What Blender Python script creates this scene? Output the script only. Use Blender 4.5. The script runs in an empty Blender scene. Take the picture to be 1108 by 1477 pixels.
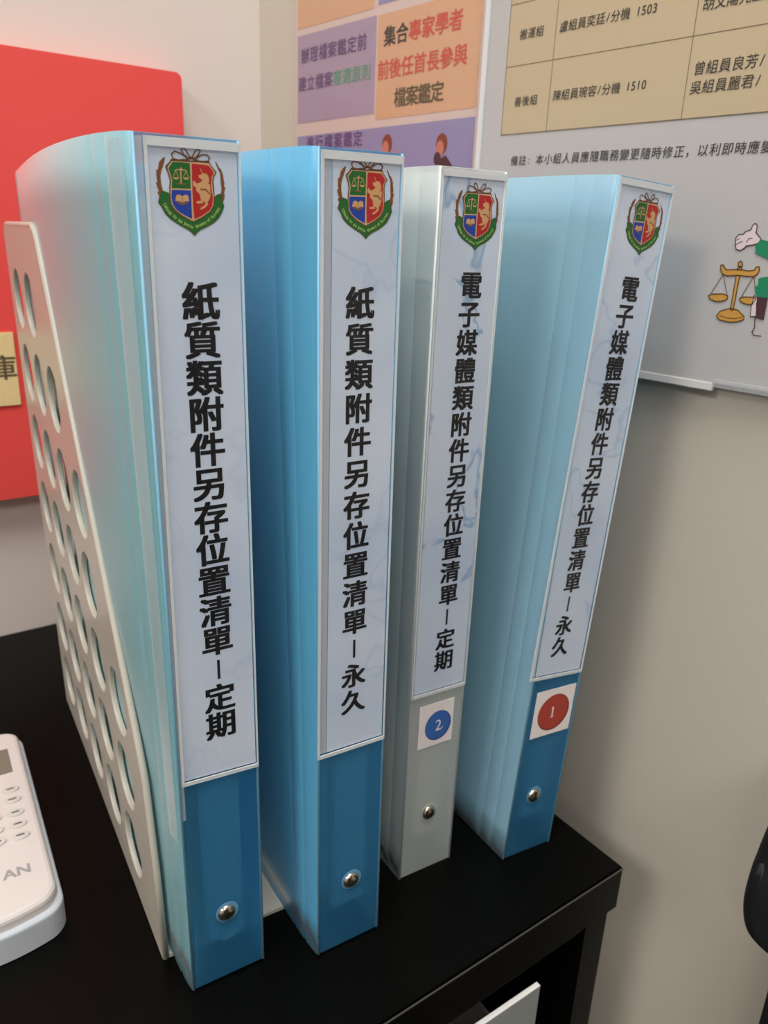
import bpy, bmesh, math, random
from mathutils import Vector, Matrix
random.seed(4)
C = bpy.context.scene.collection
S = bpy.context.scene
R = math.radians
# ---------------------------------------------------------------- camera
CAM_H, F_PX, PITCH, ROLL, YAW = .29258, 1120.9, .33941, .041129, R(36.2547)
f = Vector((0, math.cos(PITCH), -math.sin(PITCH))); u = Vector((0, math.sin(PITCH), math.cos(PITCH))); x = Vector((1, 0, 0))
cx_ = math.cos(ROLL) * x + math.sin(ROLL) * u; cu_ = -math.sin(ROLL) * x + math.cos(ROLL) * u
rm = Matrix.Rotation(-YAW, 3, 'Z'); cx_, cu_, f = rm @ cx_, rm @ cu_, rm @ f
cam = bpy.data.cameras.new('camera'); co = bpy.data.objects.new('camera', cam); C.objects.link(co)
M3 = Matrix((cx_, cu_, -f)).transposed()
co.matrix_world = Matrix.Translation((0, 0, CAM_H)) @ M3.to_4x4()
cam.sensor_fit = 'VERTICAL'; cam.sensor_height = 36; cam.sensor_width = 27; cam.lens = F_PX / 1477 * 36
cam.clip_start = .01; cam.clip_end = 50
cam.dof.use_dof = True; cam.dof.focus_distance = .27; cam.dof.aperture_fstop = 18
S.camera = co
# ---------------------------------------------------------------- world, lights, exposure
w = bpy.data.worlds.new('world'); S.world = w; w.use_nodes = True
w.node_tree.nodes['Background'].inputs[0].default_value = (1, .97, .92, 1); w.node_tree.nodes['Background'].inputs[1].default_value = .25
S.view_settings.view_transform = 'Standard'; S.view_settings.look = 'None'; S.view_settings.gamma = 1; S.view_settings.use_curve_mapping = False
S.view_settings.exposure = 0.0
CEIL = 1.45
LAMPS = [(-.03, -.04, 11.5), (-.55, -1.35, 9.5), (-1.6, -.15, 22.0), (-1.8, -1.5, 8.0)]      # ceiling panels: x, y, power
for i, (lx, ly, pw) in enumerate(LAMPS):
    l = bpy.data.lights.new('ceiling_panel_light', 'AREA'); l.shape = 'RECTANGLE'; l.size = .58; l.size_y = .58; l.energy = pw; l.color = (1, .98, .96)
    o = bpy.data.objects.new('ceiling_panel_light', l); C.objects.link(o); o.location = (lx, ly, CEIL - .03)

# ---------------------------------------------------------------- materials
def lin(c):
    return tuple(((v / 255) / 12.92 if v / 255 <= .04045 else ((v / 255 + .055) / 1.055) ** 2.4) for v in c) + (1,)
def new_mat(name):
    m = bpy.data.materials.new(name); m.use_nodes = True
    nt = m.node_tree; return m, nt, nt.nodes['Principled BSDF']
def pm(name, col, rough=.5, metal=0, trans=0, spec=.5, noise=0, nscale=60, bump=0, bscale=400, ior=1.45, coat=0):
    m, nt, b = new_mat(name)
    b.inputs['Base Color'].default_value = lin(col); b.inputs['Roughness'].default_value = rough
    b.inputs['Metallic'].default_value = metal; b.inputs['Transmission Weight'].default_value = trans
    b.inputs['Specular IOR Level'].default_value = spec; b.inputs['IOR'].default_value = ior; b.inputs['Coat Weight'].default_value = coat
    tc = nt.nodes.new('ShaderNodeTexCoord')
    if noise:
        n = nt.nodes.new('ShaderNodeTexNoise'); n.inputs['Scale'].default_value = nscale; n.inputs['Detail'].default_value = 4
        mx = nt.nodes.new('ShaderNodeMix'); mx.data_type = 'RGBA'
        c = lin(col); mx.inputs[6].default_value = tuple(v * (1 - noise) for v in c[:3]) + (1,); mx.inputs[7].default_value = tuple(min(1, v * (1 + noise)) for v in c[:3]) + (1,)
        nt.links.new(tc.outputs['Object'], n.inputs['Vector']); nt.links.new(n.outputs['Fac'], mx.inputs[0]); nt.links.new(mx.outputs[2], b.inputs['Base Color'])
    if bump:
        n = nt.nodes.new('ShaderNodeTexNoise'); n.inputs['Scale'].default_value = bscale
        bp = nt.nodes.new('ShaderNodeBump'); bp.inputs['Strength'].default_value = bump; bp.inputs['Distance'].default_value = .0005
        nt.links.new(tc.outputs['Object'], n.inputs['Vector']); nt.links.new(n.outputs['Fac'], bp.inputs['Height']); nt.links.new(bp.outputs['Normal'], b.inputs['Normal'])
    return m
def pp_plastic(name, body, rough=.3, wd=.3, wt=.3, glass=None):
    """frosted polypropylene sheet: satin surface, part scatters back, part glows through, part passes blurred; the exit face adds nothing"""
    m, nt, b = new_mat(name); nt.nodes.remove(b); out = nt.nodes['Material Output']; N = nt.nodes.new; L = nt.links.new
    df = N('ShaderNodeBsdfDiffuse'); df.inputs[0].default_value = body
    tl = N('ShaderNodeBsdfTranslucent'); tl.inputs['Color'].default_value = glass
    rf = N('ShaderNodeBsdfRefraction'); rf.inputs['Color'].default_value = glass; rf.inputs['Roughness'].default_value = rough; rf.inputs['IOR'].default_value = 1.03
    gl = N('ShaderNodeBsdfGlossy'); gl.inputs['Roughness'].default_value = .42; gl.inputs[0].default_value = (1, 1, 1, 1)
    fr = N('ShaderNodeFresnel'); fr.inputs[0].default_value = 1.30
    tr = N('ShaderNodeBsdfTransparent'); ge = N('ShaderNodeNewGeometry')
    m1 = N('ShaderNodeMixShader'); m1.inputs[0].default_value = wt / (1 - wd); L(rf.outputs[0], m1.inputs[1]); L(tl.outputs[0], m1.inputs[2])
    m2 = N('ShaderNodeMixShader'); m2.inputs[0].default_value = wd; L(m1.outputs[0], m2.inputs[1]); L(df.outputs[0], m2.inputs[2])
    m3 = N('ShaderNodeMixShader'); L(fr.outputs[0], m3.inputs[0]); L(m2.outputs[0], m3.inputs[1]); L(gl.outputs[0], m3.inputs[2])
    m4 = N('ShaderNodeMixShader'); L(ge.outputs['Backfacing'], m4.inputs[0]); L(m3.outputs[0], m4.inputs[1]); L(tr.outputs[0], m4.inputs[2]); L(m4.outputs[0], out.inputs[0])
    tc = N('ShaderNodeTexCoord'); n = N('ShaderNodeTexNoise'); n.inputs['Scale'].default_value = 900
    bp = N('ShaderNodeBump'); bp.inputs['Strength'].default_value = .1; bp.inputs['Distance'].default_value = .0002
    L(tc.outputs['Object'], n.inputs['Vector']); L(n.outputs['Fac'], bp.inputs['Height']); L(bp.outputs['Normal'], gl.inputs['Normal'])
    return m
def film(name, tint=(1, 1, 1, 1), rough=.1, milk=0.0):
    m, nt, b = new_mat(name); out = nt.nodes['Material Output']
    tr = nt.nodes.new('ShaderNodeBsdfTransparent'); tr.inputs[0].default_value = tint
    gl = nt.nodes.new('ShaderNodeBsdfGlossy'); gl.inputs['Roughness'].default_value = rough
    fr = nt.nodes.new('ShaderNodeFresnel'); fr.inputs[0].default_value = 1.3
    ge = nt.nodes.new('ShaderNodeNewGeometry'); mu = nt.nodes.new('ShaderNodeMath'); mu.operation = 'MULTIPLY_ADD'; mu.inputs[1].default_value = -1; mu.inputs[2].default_value = 1
    m3 = nt.nodes.new('ShaderNodeMath'); m3.operation = 'MULTIPLY'; nt.links.new(ge.outputs['Backfacing'], mu.inputs[0]); nt.links.new(mu.outputs[0], m3.inputs[0]); nt.links.new(fr.outputs[0], m3.inputs[1])
    mx = nt.nodes.new('ShaderNodeMixShader'); nt.links.new(m3.outputs[0], mx.inputs[0]); nt.links.new(tr.outputs[0], mx.inputs[1]); nt.links.new(gl.outputs[0], mx.inputs[2])
    last = mx
    if milk:
        b.inputs['Base Color'].default_value = (.8, .84, .86, 1); b.inputs['Roughness'].default_value = .35
        m2 = nt.nodes.new('ShaderNodeMixShader'); m2.inputs[0].default_value = milk
        nt.links.new(mx.outputs[0], m2.inputs[1]); nt.links.new(b.outputs[0], m2.inputs[2]); last = m2
    nt.links.new(last.outputs[0], out.inputs[0]); return m
def label_paper(name, seed, veins):
    """pale blue watercolour paper: soft blotches, faint pigment rims"""
    m, nt, b = new_mat(name); b.inputs['Roughness'].default_value = .6
    tc = nt.nodes.new('ShaderNodeTexCoord'); mp = nt.nodes.new('ShaderNodeMapping'); mp.inputs['Location'].default_value = (seed, seed * .3, seed * 1.7)
    n1 = nt.nodes.new('ShaderNodeTexNoise'); n1.inputs['Scale'].default_value = 22; n1.inputs['Detail'].default_value = 5
    r1 = nt.nodes.new('ShaderNodeValToRGB'); e = r1.color_ramp.elements
    e[0].position = .3; e[0].color = lin((186, 204, 228)); e[1].position = .72; e[1].color = lin((210, 222, 238))
    n2 = nt.nodes.new('ShaderNodeTexNoise'); n2.inputs['Scale'].default_value = 30; n2.inputs['Detail'].default_value = 3; n2.inputs['Distortion'].default_value = .6
    r2 = nt.nodes.new('ShaderNodeValToRGB'); e = r2.color_ramp.elements
    e[0].position = .555; e[0].color = (0, 0, 0, 1); e[1].position = .60; e[1].color = (0, 0, 0, 1)
    k = r2.color_ramp.elements.new(.575); k.color = (veins, veins, veins, 1)
    mx = nt.nodes.new('ShaderNodeMix'); mx.data_type = 'RGBA'; mx.inputs[7].default_value = lin((112, 155, 198))
    L = nt.links.new
    L(tc.outputs['Object'], mp.inputs[0]); L(mp.outputs[0], n1.inputs['Vector']); L(mp.outputs[0], n2.inputs['Vector'])
    L(n1.outputs['Fac'], r1.inputs[0]); L(n2.outputs['Fac'], r2.inputs[0]); L(r1.outputs[0], mx.inputs[6]); L(r2.outputs[0], mx.inputs[0]); L(mx.outputs[2], b.inputs['Base Color'])
    return m

MT = {}
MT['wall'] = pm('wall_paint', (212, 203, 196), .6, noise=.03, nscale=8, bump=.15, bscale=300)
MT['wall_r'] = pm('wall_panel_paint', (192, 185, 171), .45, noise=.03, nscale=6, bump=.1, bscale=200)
MT['ceiling'] = pm('ceiling_paint', (235, 232, 225), .8)
MT['floor'] = pm('floor_tile', (62, 56, 48), .4, noise=.08, nscale=5)
MT['black'] = pm('black_wood_foil', (4, 4, 3), .36, noise=.3, nscale=35, bump=.12, bscale=700, spec=.12)
MT['edge_glint'] = pm('edge_highlight_grey', (70, 68, 64), .4)  # grey for the painted glint on the cabinet's front edge
MT['red'] = pm('red_board', (228, 78, 74), .45)
MT['cream'] = pm('cream_plate', (225, 205, 150), .55, noise=.04, nscale=60)
MT['holder'] = pm('beige_plastic', (188, 184, 172), .3, bump=.1, bscale=500)
MT['white_pl'] = pm('white_plastic', (206, 200, 197), .38)
MT['white_side'] = pm('white_plastic_shell', (190, 196, 204), .4)
MT['button'] = pm('button_rubber', (196, 192, 186), .5)
MT['lcd'] = pm('lcd_grey', (118, 116, 104), .2)
MT['grey_print'] = pm('grey_print', (150, 150, 150), .5)
MT['dark_print'] = pm('dark_grey_print', (85, 80, 78), .5)
MT['ink'] = pm('black_ink', (14, 16, 20), .55)
MT['chrome'] = pm('nickel', (190, 180, 165), .22, metal=1)
MT['halo'] = pm('stress_white_plastic', (130, 175, 205), .4)
MT['steel'] = pm('ring_steel', (205, 205, 205), .3, metal=1)
MT['paper'] = pm('office_paper', (232, 232, 228), .7, noise=.02, nscale=300)
MT['poster'] = pm('poster_paper', (180, 178, 177), .5)
MT['posterA'] = pm('pink_white_poster_paper', (205, 186, 178), .5)
MT['yellow'] = pm('pale_yellow_print', (184, 168, 138), .5)
MT['line'] = pm('brown_rule', (112, 98, 72), .6)
MT['tile_o'] = pm('orange_print', (205, 162, 128), .5)
MT['tile_p'] = pm('lilac_print', (162, 144, 164), .5)
MT['tile_v'] = pm('violet_print', (142, 136, 172), .5)
MT['txt_k'] = pm('poster_black_text', (58, 55, 50), .6)
MT['txt_o'] = pm('poster_olive_text', (90, 80, 58), .6)
MT['txt_p'] = pm('poster_purple_text', (98, 72, 112), .6)
MT['txt_r'] = pm('poster_red_text', (196, 84, 72), .6)
MT['txt_g'] = pm('poster_green_text', (96, 148, 120), .6)
MT['hair'] = pm('print_brown', (128, 66, 46), .6); MT['skin'] = pm('print_skin', (190, 120, 100), .6); MT['suit'] = pm('print_dark_suit', (72, 44, 54), .6)
MT['mint_card'] = pm('mint_card', (238, 240, 228), .7)
MT['strip2'] = film('corner_film', milk=.2, rough=.3); MT['lip'] = pm('poster_lip', (212, 208, 204), .4)
MT['margin'] = pm('margin_paper', (178, 188, 202), .5)
MT['film'] = film('clear_film'); MT['seam'] = film('milky_weld', milk=.62, rough=.2); MT['strip'] = film('hinge_film', milk=.14, rough=.25)
MT['fabric'] = pm('black_vinyl', (15, 18, 20), .7, bump=.3, bscale=900)
MT['e_brown'] = pm('emblem_brown', (96, 56, 34), .5); MT['e_cream'] = pm('emblem_cream', (205, 172, 130), .5); MT['e_green'] = pm('emblem_green', (6, 98, 34), .5)
MT['e_rib'] = pm('emblem_ribbon_green', (22, 98, 34), .5); MT['e_blue'] = pm('emblem_blue', (14, 58, 158), .5); MT['e_red'] = pm('emblem_red', (178, 22, 26), .5)
MT['e_gold'] = pm('emblem_gold', (205, 160, 110), .45); MT['e_wheat'] = pm('emblem_wheat', (130, 84, 44), .5); MT['e_lime'] = pm('emblem_lime', (170, 205, 110), .5)
MT['st_white'] = pm('sticker_white', (236, 228, 226), .5)
MT['d_blue'] = pm('disc_blue', (58, 104, 178), .4); MT['d_blue2'] = pm('disc_dark_blue', (30, 60, 130), .4)
MT['d_red'] = pm('disc_red', (172, 66, 52), .4); MT['d_red2'] = pm('disc_dark_red', (110, 34, 30), .4)
MT['gold'] = pm('print_gold', (196, 146, 66), .5); MT['gold_d'] = pm('print_gold_outline', (96, 66, 34), .5); MT['glove'] = pm('print_glove', (214, 198, 198), .5)
MT['outline'] = pm('print_outline', (74, 44, 46), .5); MT['g_cloth'] = pm('print_green_cloth', (24, 128, 88), .5)
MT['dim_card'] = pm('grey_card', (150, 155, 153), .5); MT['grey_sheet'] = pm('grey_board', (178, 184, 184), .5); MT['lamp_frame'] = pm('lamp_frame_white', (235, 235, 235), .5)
m, nt, b = new_mat('lamp_diffuser'); b.inputs['Emission Color'].default_value = (1, .96, .9, 1); b.inputs['Emission Strength'].default_value = 3; MT['diff'] = m

# ---------------------------------------------------------------- mesh helpers
def link(name, me, parent=None, mats=None, smooth=False):
    o = bpy.data.objects.new(name, me); C.objects.link(o)
    if parent: o.parent = parent
    if mats:
        for mm in (mats if isinstance(mats, (list, tuple)) else [mats]): me.materials.append(mm)
    if smooth:
        for p in me.polygons: p.use_smooth = True
    return o
def bm_obj(name, bm, mat, parent=None, smooth=False):
    bmesh.ops.recalc_face_normals(bm, faces=bm.faces)
    me = bpy.data.meshes.new(name); bm.to_mesh(me); bm.free(); return link(name, me, parent, mat, smooth)
def box(bm, a, b_, bev=0, seg=2):
    g = bmesh.ops.create_cube(bm, size=1)['verts']
    bmesh.ops.scale(bm, verts=g, vec=[b_[i] - a[i] for i in range(3)]); bmesh.ops.translate(bm, verts=g, vec=[(a[i] + b_[i]) / 2 for i in range(3)])
    if bev:
        es = list({e for v in g for e in v.link_edges}); bmesh.ops.bevel(bm, geom=es, offset=bev, segments=seg, affect='EDGES')
def box_obj(name, a, b_, mat, parent=None, bev=0, seg=2):
    bm = bmesh.new(); box(bm, a, b_, bev, seg); return bm_obj(name, bm, mat, parent)
def tag(o, label=None, cat=None, group=None, kind=None):
    if label: o['label'] = label
    if cat: o['category'] = cat
    if group: o['group'] = group
    if kind: o['kind'] = kind
    return o
def empty(name, loc=(0, 0, 0), rot=None):
    o = bpy.data.objects.new(name, None); C.objects.link(o); o.empty_display_size = .02
    o.matrix_world = Matrix.Translation(loc) @ (rot.to_4x4() if rot else Matrix.Identity(4)); return o
def prism(bm, pts, y0, y1, mi=0, axis='xz'):
    """polygon in the x-z plane given a thickness along y (front y0, back y1)"""
    a = [bm.verts.new((p[0], y0, p[1])) for p in pts]; b_ = [bm.verts.new((p[0], y1, p[1])) for p in pts]
    fs = [bm.faces.new(a), bm.faces.new(b_[::-1])]
    for i in range(len(pts)): fs.append(bm.faces.new((a[i], b_[i], b_[(i + 1) % len(pts)], a[(i + 1) % len(pts)])))
    for q in fs: q.material_index = mi
def flat(bm, pts, y, mi=0):
    q = bm.faces.new([bm.verts.new((p[0], y, p[1])) for p in pts]); q.material_index = mi
    q.normal_update()
    if q.normal.y > 0: q.normal_flip()
def stroke(bm, pts, wd, y, mi=0):
    for i in range(len(pts) - 1):
        a, b_ = Vector(pts[i]), Vector(pts[i + 1]); d = (b_ - a)
        if d.length < 1e-9: continue
        d.normalize(); n = Vector((-d.y, d.x)) * wd / 2; e = d * wd * .35
        flat(bm, [a - e + n, a - e - n, b_ + e - n, b_ + e + n], y, mi)
def flat_obj(name, bm, mats, parent):
    me = bpy.data.meshes.new(name); bm.to_mesh(me); bm.free(); return link(name, me, parent, mats)
def ell(cx, cz, rx, rz, n=20, rot=0):
    return [(cx + rx * math.cos(t) * math.cos(rot) - rz * math.sin(t) * math.sin(rot), cz + rx * math.cos(t) * math.sin(rot) + rz * math.sin(t) * math.cos(rot)) for t in [2 * math.pi * i / n for i in range(n)]]
def rrect(x0, z0, x1, z1, r, n=5):
    P = []
    for cx, cz, a0 in ((x1 - r, z1 - r, 0), (x0 + r, z1 - r, 90), (x0 + r, z0 + r, 180), (x1 - r, z0 + r, 270)):
        for i in range(n + 1):
            t = R(a0 + 90 * i / n); P.append((cx + r * math.cos(t), cz + r * math.sin(t)))
    return P
# text: every glyph is turned into flat mesh lettering; glyph box measured once
_cu = bpy.data.curves.new('glyph', 'FONT'); _cu.resolution_u = 4
_to = bpy.data.objects.new('glyph', _cu); C.objects.link(_to); _cache = {}
def glyph(ch, bold):
    k = (ch, bold)
    if k not in _cache:
        _cu.body = ch; _cu.offset = bold
        bpy.context.view_layer.update()
        dg = bpy.context.evaluated_depsgraph_get(); ev = _to.evaluated_get(dg); me = ev.to_mesh()
        V = [(v.co.x, v.co.y) for v in me.vertices]; Fc = [tuple(p.vertices) for p in me.polygons]; ev.to_mesh_clear()
        _cache[k] = (V, Fc)
    return _cache[k]
CJK_C = (.5, .38)
def put_glyph(bm, ch, cx, cz, size, y, mi=0, bold=0, wscale=1, rot=0, extrude=0, sh=0):
    V, Fc = glyph(ch, 0)
    if not V: return
    if bold and not extrude:
        for a_, b_ in ((-1, -.6), (1, -.6), (-1, .6), (1, .6)): put_glyph(bm, ch, cx + a_ * bold * size, cz + b_ * bold * size, size, y - (a_ + 1) * .000006 - (b_ + .6) * .000004, mi, 0, wscale, rot, 0, sh)
        return
    if ord(ch) > 0x2e00: ox, oz = CJK_C
    else:
        xs = [v[0] for v in V]; ox, oz = (min(xs) + max(xs)) / 2, .36
    c, s = math.cos(rot), math.sin(rot); vs = []
    for a, b_ in V:
        p, q = (a - ox) * size * wscale, (b_ - oz) * size; p += q * sh
        vs.append(bm.verts.new((cx + p * c - q * s, y, cz + p * s + q * c)))
    for fc in Fc:
        try:
            q = bm.faces.new([vs[i] for i in fc]); q.material_index = mi; q.normal_update()
            if q.normal.y > 0: q.normal_flip()
        except ValueError: pass
def hline(bm, s, x0, x1, cz, size, y, mi=0, bold=0, sh=0, mis=None):
    """characters spread evenly from the left edge x0 to the right edge x1; latin characters take .55 of a cell"""
    wd = [1 if ord(c) > 0x2e00 else .52 for c in s]; tot = sum(wd); k = (x1 - x0) / tot; a = x0
    for i, c in enumerate(s):
        if c != ' ': put_glyph(bm, c, a + wd[i] * k / 2, cz, size, y, (mis[i] if mis else mi), bold, 1, 0, 0, sh)
        a += wd[i] * k

# ---------------------------------------------------------------- setting
XL, YB = -2.6, -2.6
CORN = (.2990, .585)
WA = R(94.9015); wu = Vector((-math.cos(WA), -math.sin(WA), 0)); wn = Vector((-wu.y, wu.x, 0)) * -1      # along the right wall (to the right), outwards into the room
if wn.x > 0: wn = -wn
def st(name, o): tag(o, kind='structure'); return o
st('floor', box_obj('floor', (XL - .1, YB - .1, -.80), (.8, .685, -.75), MT['floor']))
st('ceiling', box_obj('ceiling', (XL - .1, YB - .1, CEIL), (.8, .685, CEIL + .05), MT['ceiling']))
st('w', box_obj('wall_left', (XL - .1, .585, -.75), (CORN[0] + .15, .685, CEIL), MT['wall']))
L = (.585 - YB) / -wu.y
bm = bmesh.new(); P0 = Vector((CORN[0], CORN[1], 0)); P1 = P0 + wu * L; bk = -wn * .1
vs = [P0, P1, P1 + bk, P0 + bk]
lo = [bm.verts.new((p.x, p.y, -.75)) for p in vs]; hi = [bm.verts.new((p.x, p.y, CEIL)) for p in vs]
bm.faces.new(lo); bm.faces.new(hi)
for i in range(4): bm.faces.new((lo[i], lo[(i + 1) % 4], hi[(i + 1) % 4], hi[i]))
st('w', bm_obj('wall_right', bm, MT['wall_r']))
st('w', box_obj('wall_back', (XL - .1, YB - .1, -.75), (P1.x + .1, YB, CEIL), MT['wall']))
st('w', box_obj('wall_far', (XL - .1, YB, -.75), (XL, .585, CEIL), MT['wall']))
for i, (lx, ly, pw) in enumerate(LAMPS):
    e = empty('ceiling_light', (lx, ly, CEIL)); tag(e, ['square ceiling light panel nearest the cabinet corner', 'square ceiling light panel above the right wall, farther back', 'square ceiling light panel near the left wall, away from corner', 'square ceiling light panel in the far corner of the room'][i], 'ceiling light', 'square ceiling light panels')
    bm = bmesh.new()
    for a, b_ in (((-.31, -.31), (.31, -.295)), ((-.31, .295), (.31, .31)), ((-.31, -.295), (-.295, .295)), ((.295, -.295), (.31, .295))): box(bm, (*a, -.02), (*b_, 0))
    bm_obj('lamp_frame', bm, MT['lamp_frame'], e)
    box_obj('diffuser', (-.295, -.295, -.012), (.295, .295, -.004), MT['diff'], e)

# ---------------------------------------------------------------- cabinet
cab = empty('cabinet', (0, 0, -.75)); tag(cab, 'low black wooden cabinet with an open front shelf carrying the binders', 'cabinet')
CX0, CX1, CY0, CY1 = -.62, .2863, .1743, .583
T = .75
box_obj('cabinet_top', (CX0, CY0, T - .0265), (CX1, CY1, T), MT['black'], cab, .0012)
bi = .004
box_obj('edge_highlight', (CX0, CY0 - .0003, T - .0011), (CX1 - .001, CY0 + .0002, T - .0004), MT['edge_glint'], cab)  # highlight along the top front edge, built as a thin grey strip
box_obj('side_panel', (CX1 - bi - .018, CY0 + .002, 0), (CX1 - bi, CY1 - .004, T - .0265), MT['black'], cab, .0008)
box_obj('side_panel', (CX0 + bi, CY0 + .002, 0), (CX0 + bi + .018, CY1 - .004, T - .0265), MT['black'], cab, .0008)
box_obj('divider_panel', (-.19, CY0 + .004, .04), (-.172, CY1 - .014, T - .0265), MT['black'], cab, .0008)
box_obj('back_panel', (CX0 + .022, CY1 - .012, 0), (CX1 - .022, CY1 - .004, T - .0265), MT['black'], cab)
box_obj('top_rail', (CX0 + .022, CY0 + .003, T - .0315), (CX1 - .022, CY0 + .02, T - .0265), MT['black'], cab)
box_obj('shelf', (CX0 + .022, CY0 + .006, T - .385), (-.19, CY1 - .012, T - .367), MT['black'], cab)
box_obj('shelf', (-.172, CY0 + .006, T - .385), (CX1 - .022, CY1 - .012, T - .367), MT['black'], cab)
box_obj('bottom_panel', (CX0 + .022, CY0 + .006, .022), (CX1 - .022, CY1 - .012, .04), MT['black'], cab)
box_obj('plinth', (CX0 + .022, CY0 + .03, 0), (CX1 - .022, CY0 + .042, .022), MT['black'], cab)
# white file box on the shelf
fb = empty('document_box', (.1, .176, -.367), Matrix.Rotation(R(-1), 3, 'Z')); tag(fb, 'white cardboard document box standing on the open shelf inside the black cabinet', 'document box')
bh = .3235
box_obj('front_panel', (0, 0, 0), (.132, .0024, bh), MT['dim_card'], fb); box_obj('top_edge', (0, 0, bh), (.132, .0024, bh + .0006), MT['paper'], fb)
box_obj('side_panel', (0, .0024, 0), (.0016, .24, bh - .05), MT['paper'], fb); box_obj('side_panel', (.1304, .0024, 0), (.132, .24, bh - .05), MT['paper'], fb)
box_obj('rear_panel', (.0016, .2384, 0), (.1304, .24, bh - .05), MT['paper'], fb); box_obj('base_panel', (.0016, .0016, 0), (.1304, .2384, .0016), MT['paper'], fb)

# ---------------------------------------------------------------- red board on the left wall
rb = empty('red_board', (.2304, .5845, .1104)); tag(rb, 'red rounded board with a cream name plate on the left wall', 'sign board')
bm = bmesh.new(); prism(bm, rrect(-.52, 0, 0, .2818, .0045), -.018, 0); bm_obj('board_panel', bm, MT['red'], rb)
npl = box_obj('name_plate', (-.30, -.0196, .0656), (-.1247, -.0182, .1139), MT['cream'], rb, .0003)
bm = bmesh.new(); put_glyph(bm, '庫', -.1335, .0913, .0175, -.01975, 0, .018); flat(bm, rrect(-.1272, .094, -.1264, .0948, .0003, 2), -.01975)
flat_obj('lettering', bm, MT['txt_o'], npl)

# ---------------------------------------------------------------- posters on the right wall (local: x along wall, -y out, z up)
def wall_root(name, off):
    m3 = Matrix((wu, -wn, Vector((0, 0, 1)))).transposed()
    return empty(name, P0 + wn * off, m3)
pa = wall_root('colourful_poster', .0005); tag(pa, 'colourful tiled poster with red and black headings, nearest the room corner', 'poster')
box_obj('poster_sheet', (.0485, -.0012, .262), (.2312, 0, .545), MT['posterA'], pa)
def pprint(name, polys, mat, parent, y):
    bm = bmesh.new()
    for q in polys: flat(bm, q, y)
    return flat_obj(name, bm, mat, parent)
def rc(a, b_, c, d): return [(a, b_), (c, b_), (c, d), (a, d)]
y1 = -.00135; y2 = -.0015; y3 = -.0016
tiles = [('orange_tile', rc(.0515, .4235, .1335, .480), 'tile_o', 'orange printed tile at the top left'), ('violet_tile', rc(.1372, .4245, .2245, .480), 'tile_v', 'violet printed tile at the top right'),
         ('lilac_tile', rc(.0515, .3658, .1360, .4195), 'tile_p', 'lilac printed tile with two lines of text'), ('orange_tile', rc(.1375, .3620, .2245, .4190), 'tile_o', 'orange printed tile with three lines of heading'),
         ('violet_tile', rc(.0515, .300, .2245, .3575), 'tile_v', 'violet printed tile with two seated people')]
T_ = [tag(pprint(n, [q], MT[mm], pa, y1), lb) for n, q, mm, lb in tiles]
def text_obj(parent, y, mats, lines):
    for ln in lines:
        bm = bmesh.new(); hline(bm, *ln[:5], y, **(ln[5] if len(ln) > 5 else {})); flat_obj('lettering', bm, mats, parent)
text_obj(T_[2], y2, [MT['txt_p'], MT['txt_g']], [('辦理檔案鑑定前', .0555, .1275, .4070, .0098, dict(bold=.02)), ('建立檔案審選原則', .0525, .1325, .3900, .0096, dict(bold=.02, mis=[0, 0, 0, 0, 1, 1, 1, 1]))])
text_obj(T_[3], y2, [MT['txt_k'], MT['txt_r'], MT['txt_o']], [('集合專家學者', .1435, .2105, .4068, .0112, dict(bold=.025, mis=[0, 0, 1, 1, 1, 1])), ('前後任首長參與', .1385, .2155, .3892, .0112, dict(bold=.022, mi=1)), ('檔案鑑定', .1550, .1985, .3728, .0112, dict(bold=.025, mi=2))])
text_obj(T_[4], y2, [MT['txt_p']], [('進行檔案鑑定', .062, .126, .3525, .0096, dict(bold=.02)), ])
for (a, b_, mk) in ((.1500, .3475, 0), (.1990, .3450, 1)):
    bm = bmesh.new(); flat(bm, ell(a, b_, .0048, .0058), y2, 0); flat(bm, ell(a - .0012, b_ - .0025, .0032, .0045), y2 - .0001, 1)
    flat(bm, [(a - .006, b_ - .022), (a - .0005, b_ - .008), (a + .004, b_ - .006), (a + .011, b_ - .013), (a + .013, b_ - .024)], y2 - .00005, 2)
    flat(bm, ell(a - .003, b_ - .0075, .003, .0035), y2 - .00015, 2 if mk else 1)
    if not mk: flat(bm, ell(.1585, .3390, .0035, .0045), y2 - .0002, 1)
    flat_obj('printed_person', bm, [MT['hair'], MT['skin'], MT['suit']], T_[4])
box_obj('clear_cover', (.0475, -.0024, .2635), (.2318, -.0020, .546), MT['film'], pa)

pb = wall_root('contact_poster', .0005); tag(pb, 'white laminated poster with pale yellow contact table and gold scales emblem', 'poster')
box_obj('poster_board', (.2330, -.0060, .2362), (.640, 0, .560), MT['poster'], pb, .0004)
yb = -.0062
tb = pprint('yellow_table', [rc(.2487, .3460, .560, .520)], MT['yellow'], pb, yb)
rules = [rc(.2487, zz - .00016, .560, zz + .00016) for zz in (.3462, .3778, .4056, .434, .462, .490)] + [rc(xx - .00016, .3460, xx + .00016, .520) for xx in (.2489, .2790, .3530, .470)]
pprint('table_rules', rules, MT['line'], tb, yb - .0001)
kd = dict(bold=.004, sh=.06)
text_obj(tb, yb - .0002, [MT['txt_k']], [('搬運組', .2562, .2718, .3915, .0050, kd), ('盧組員奕廷/分機 1503', .2812, .3340, .3914, .0051, kd), ('胡文陽先生', .3553, .3815, .3889, .0054, kd),
    ('善後組', .2562, .2718, .3612, .0050, kd), ('陳組員琬容/分機 1510', .2812, .3335, .3618, .0051, kd), ('曾組員良芳/', .3555, .3865, .3652, .0055, kd), ('吳組員麗君/', .3550, .3862, .3580, .0055, kd)])
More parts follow.
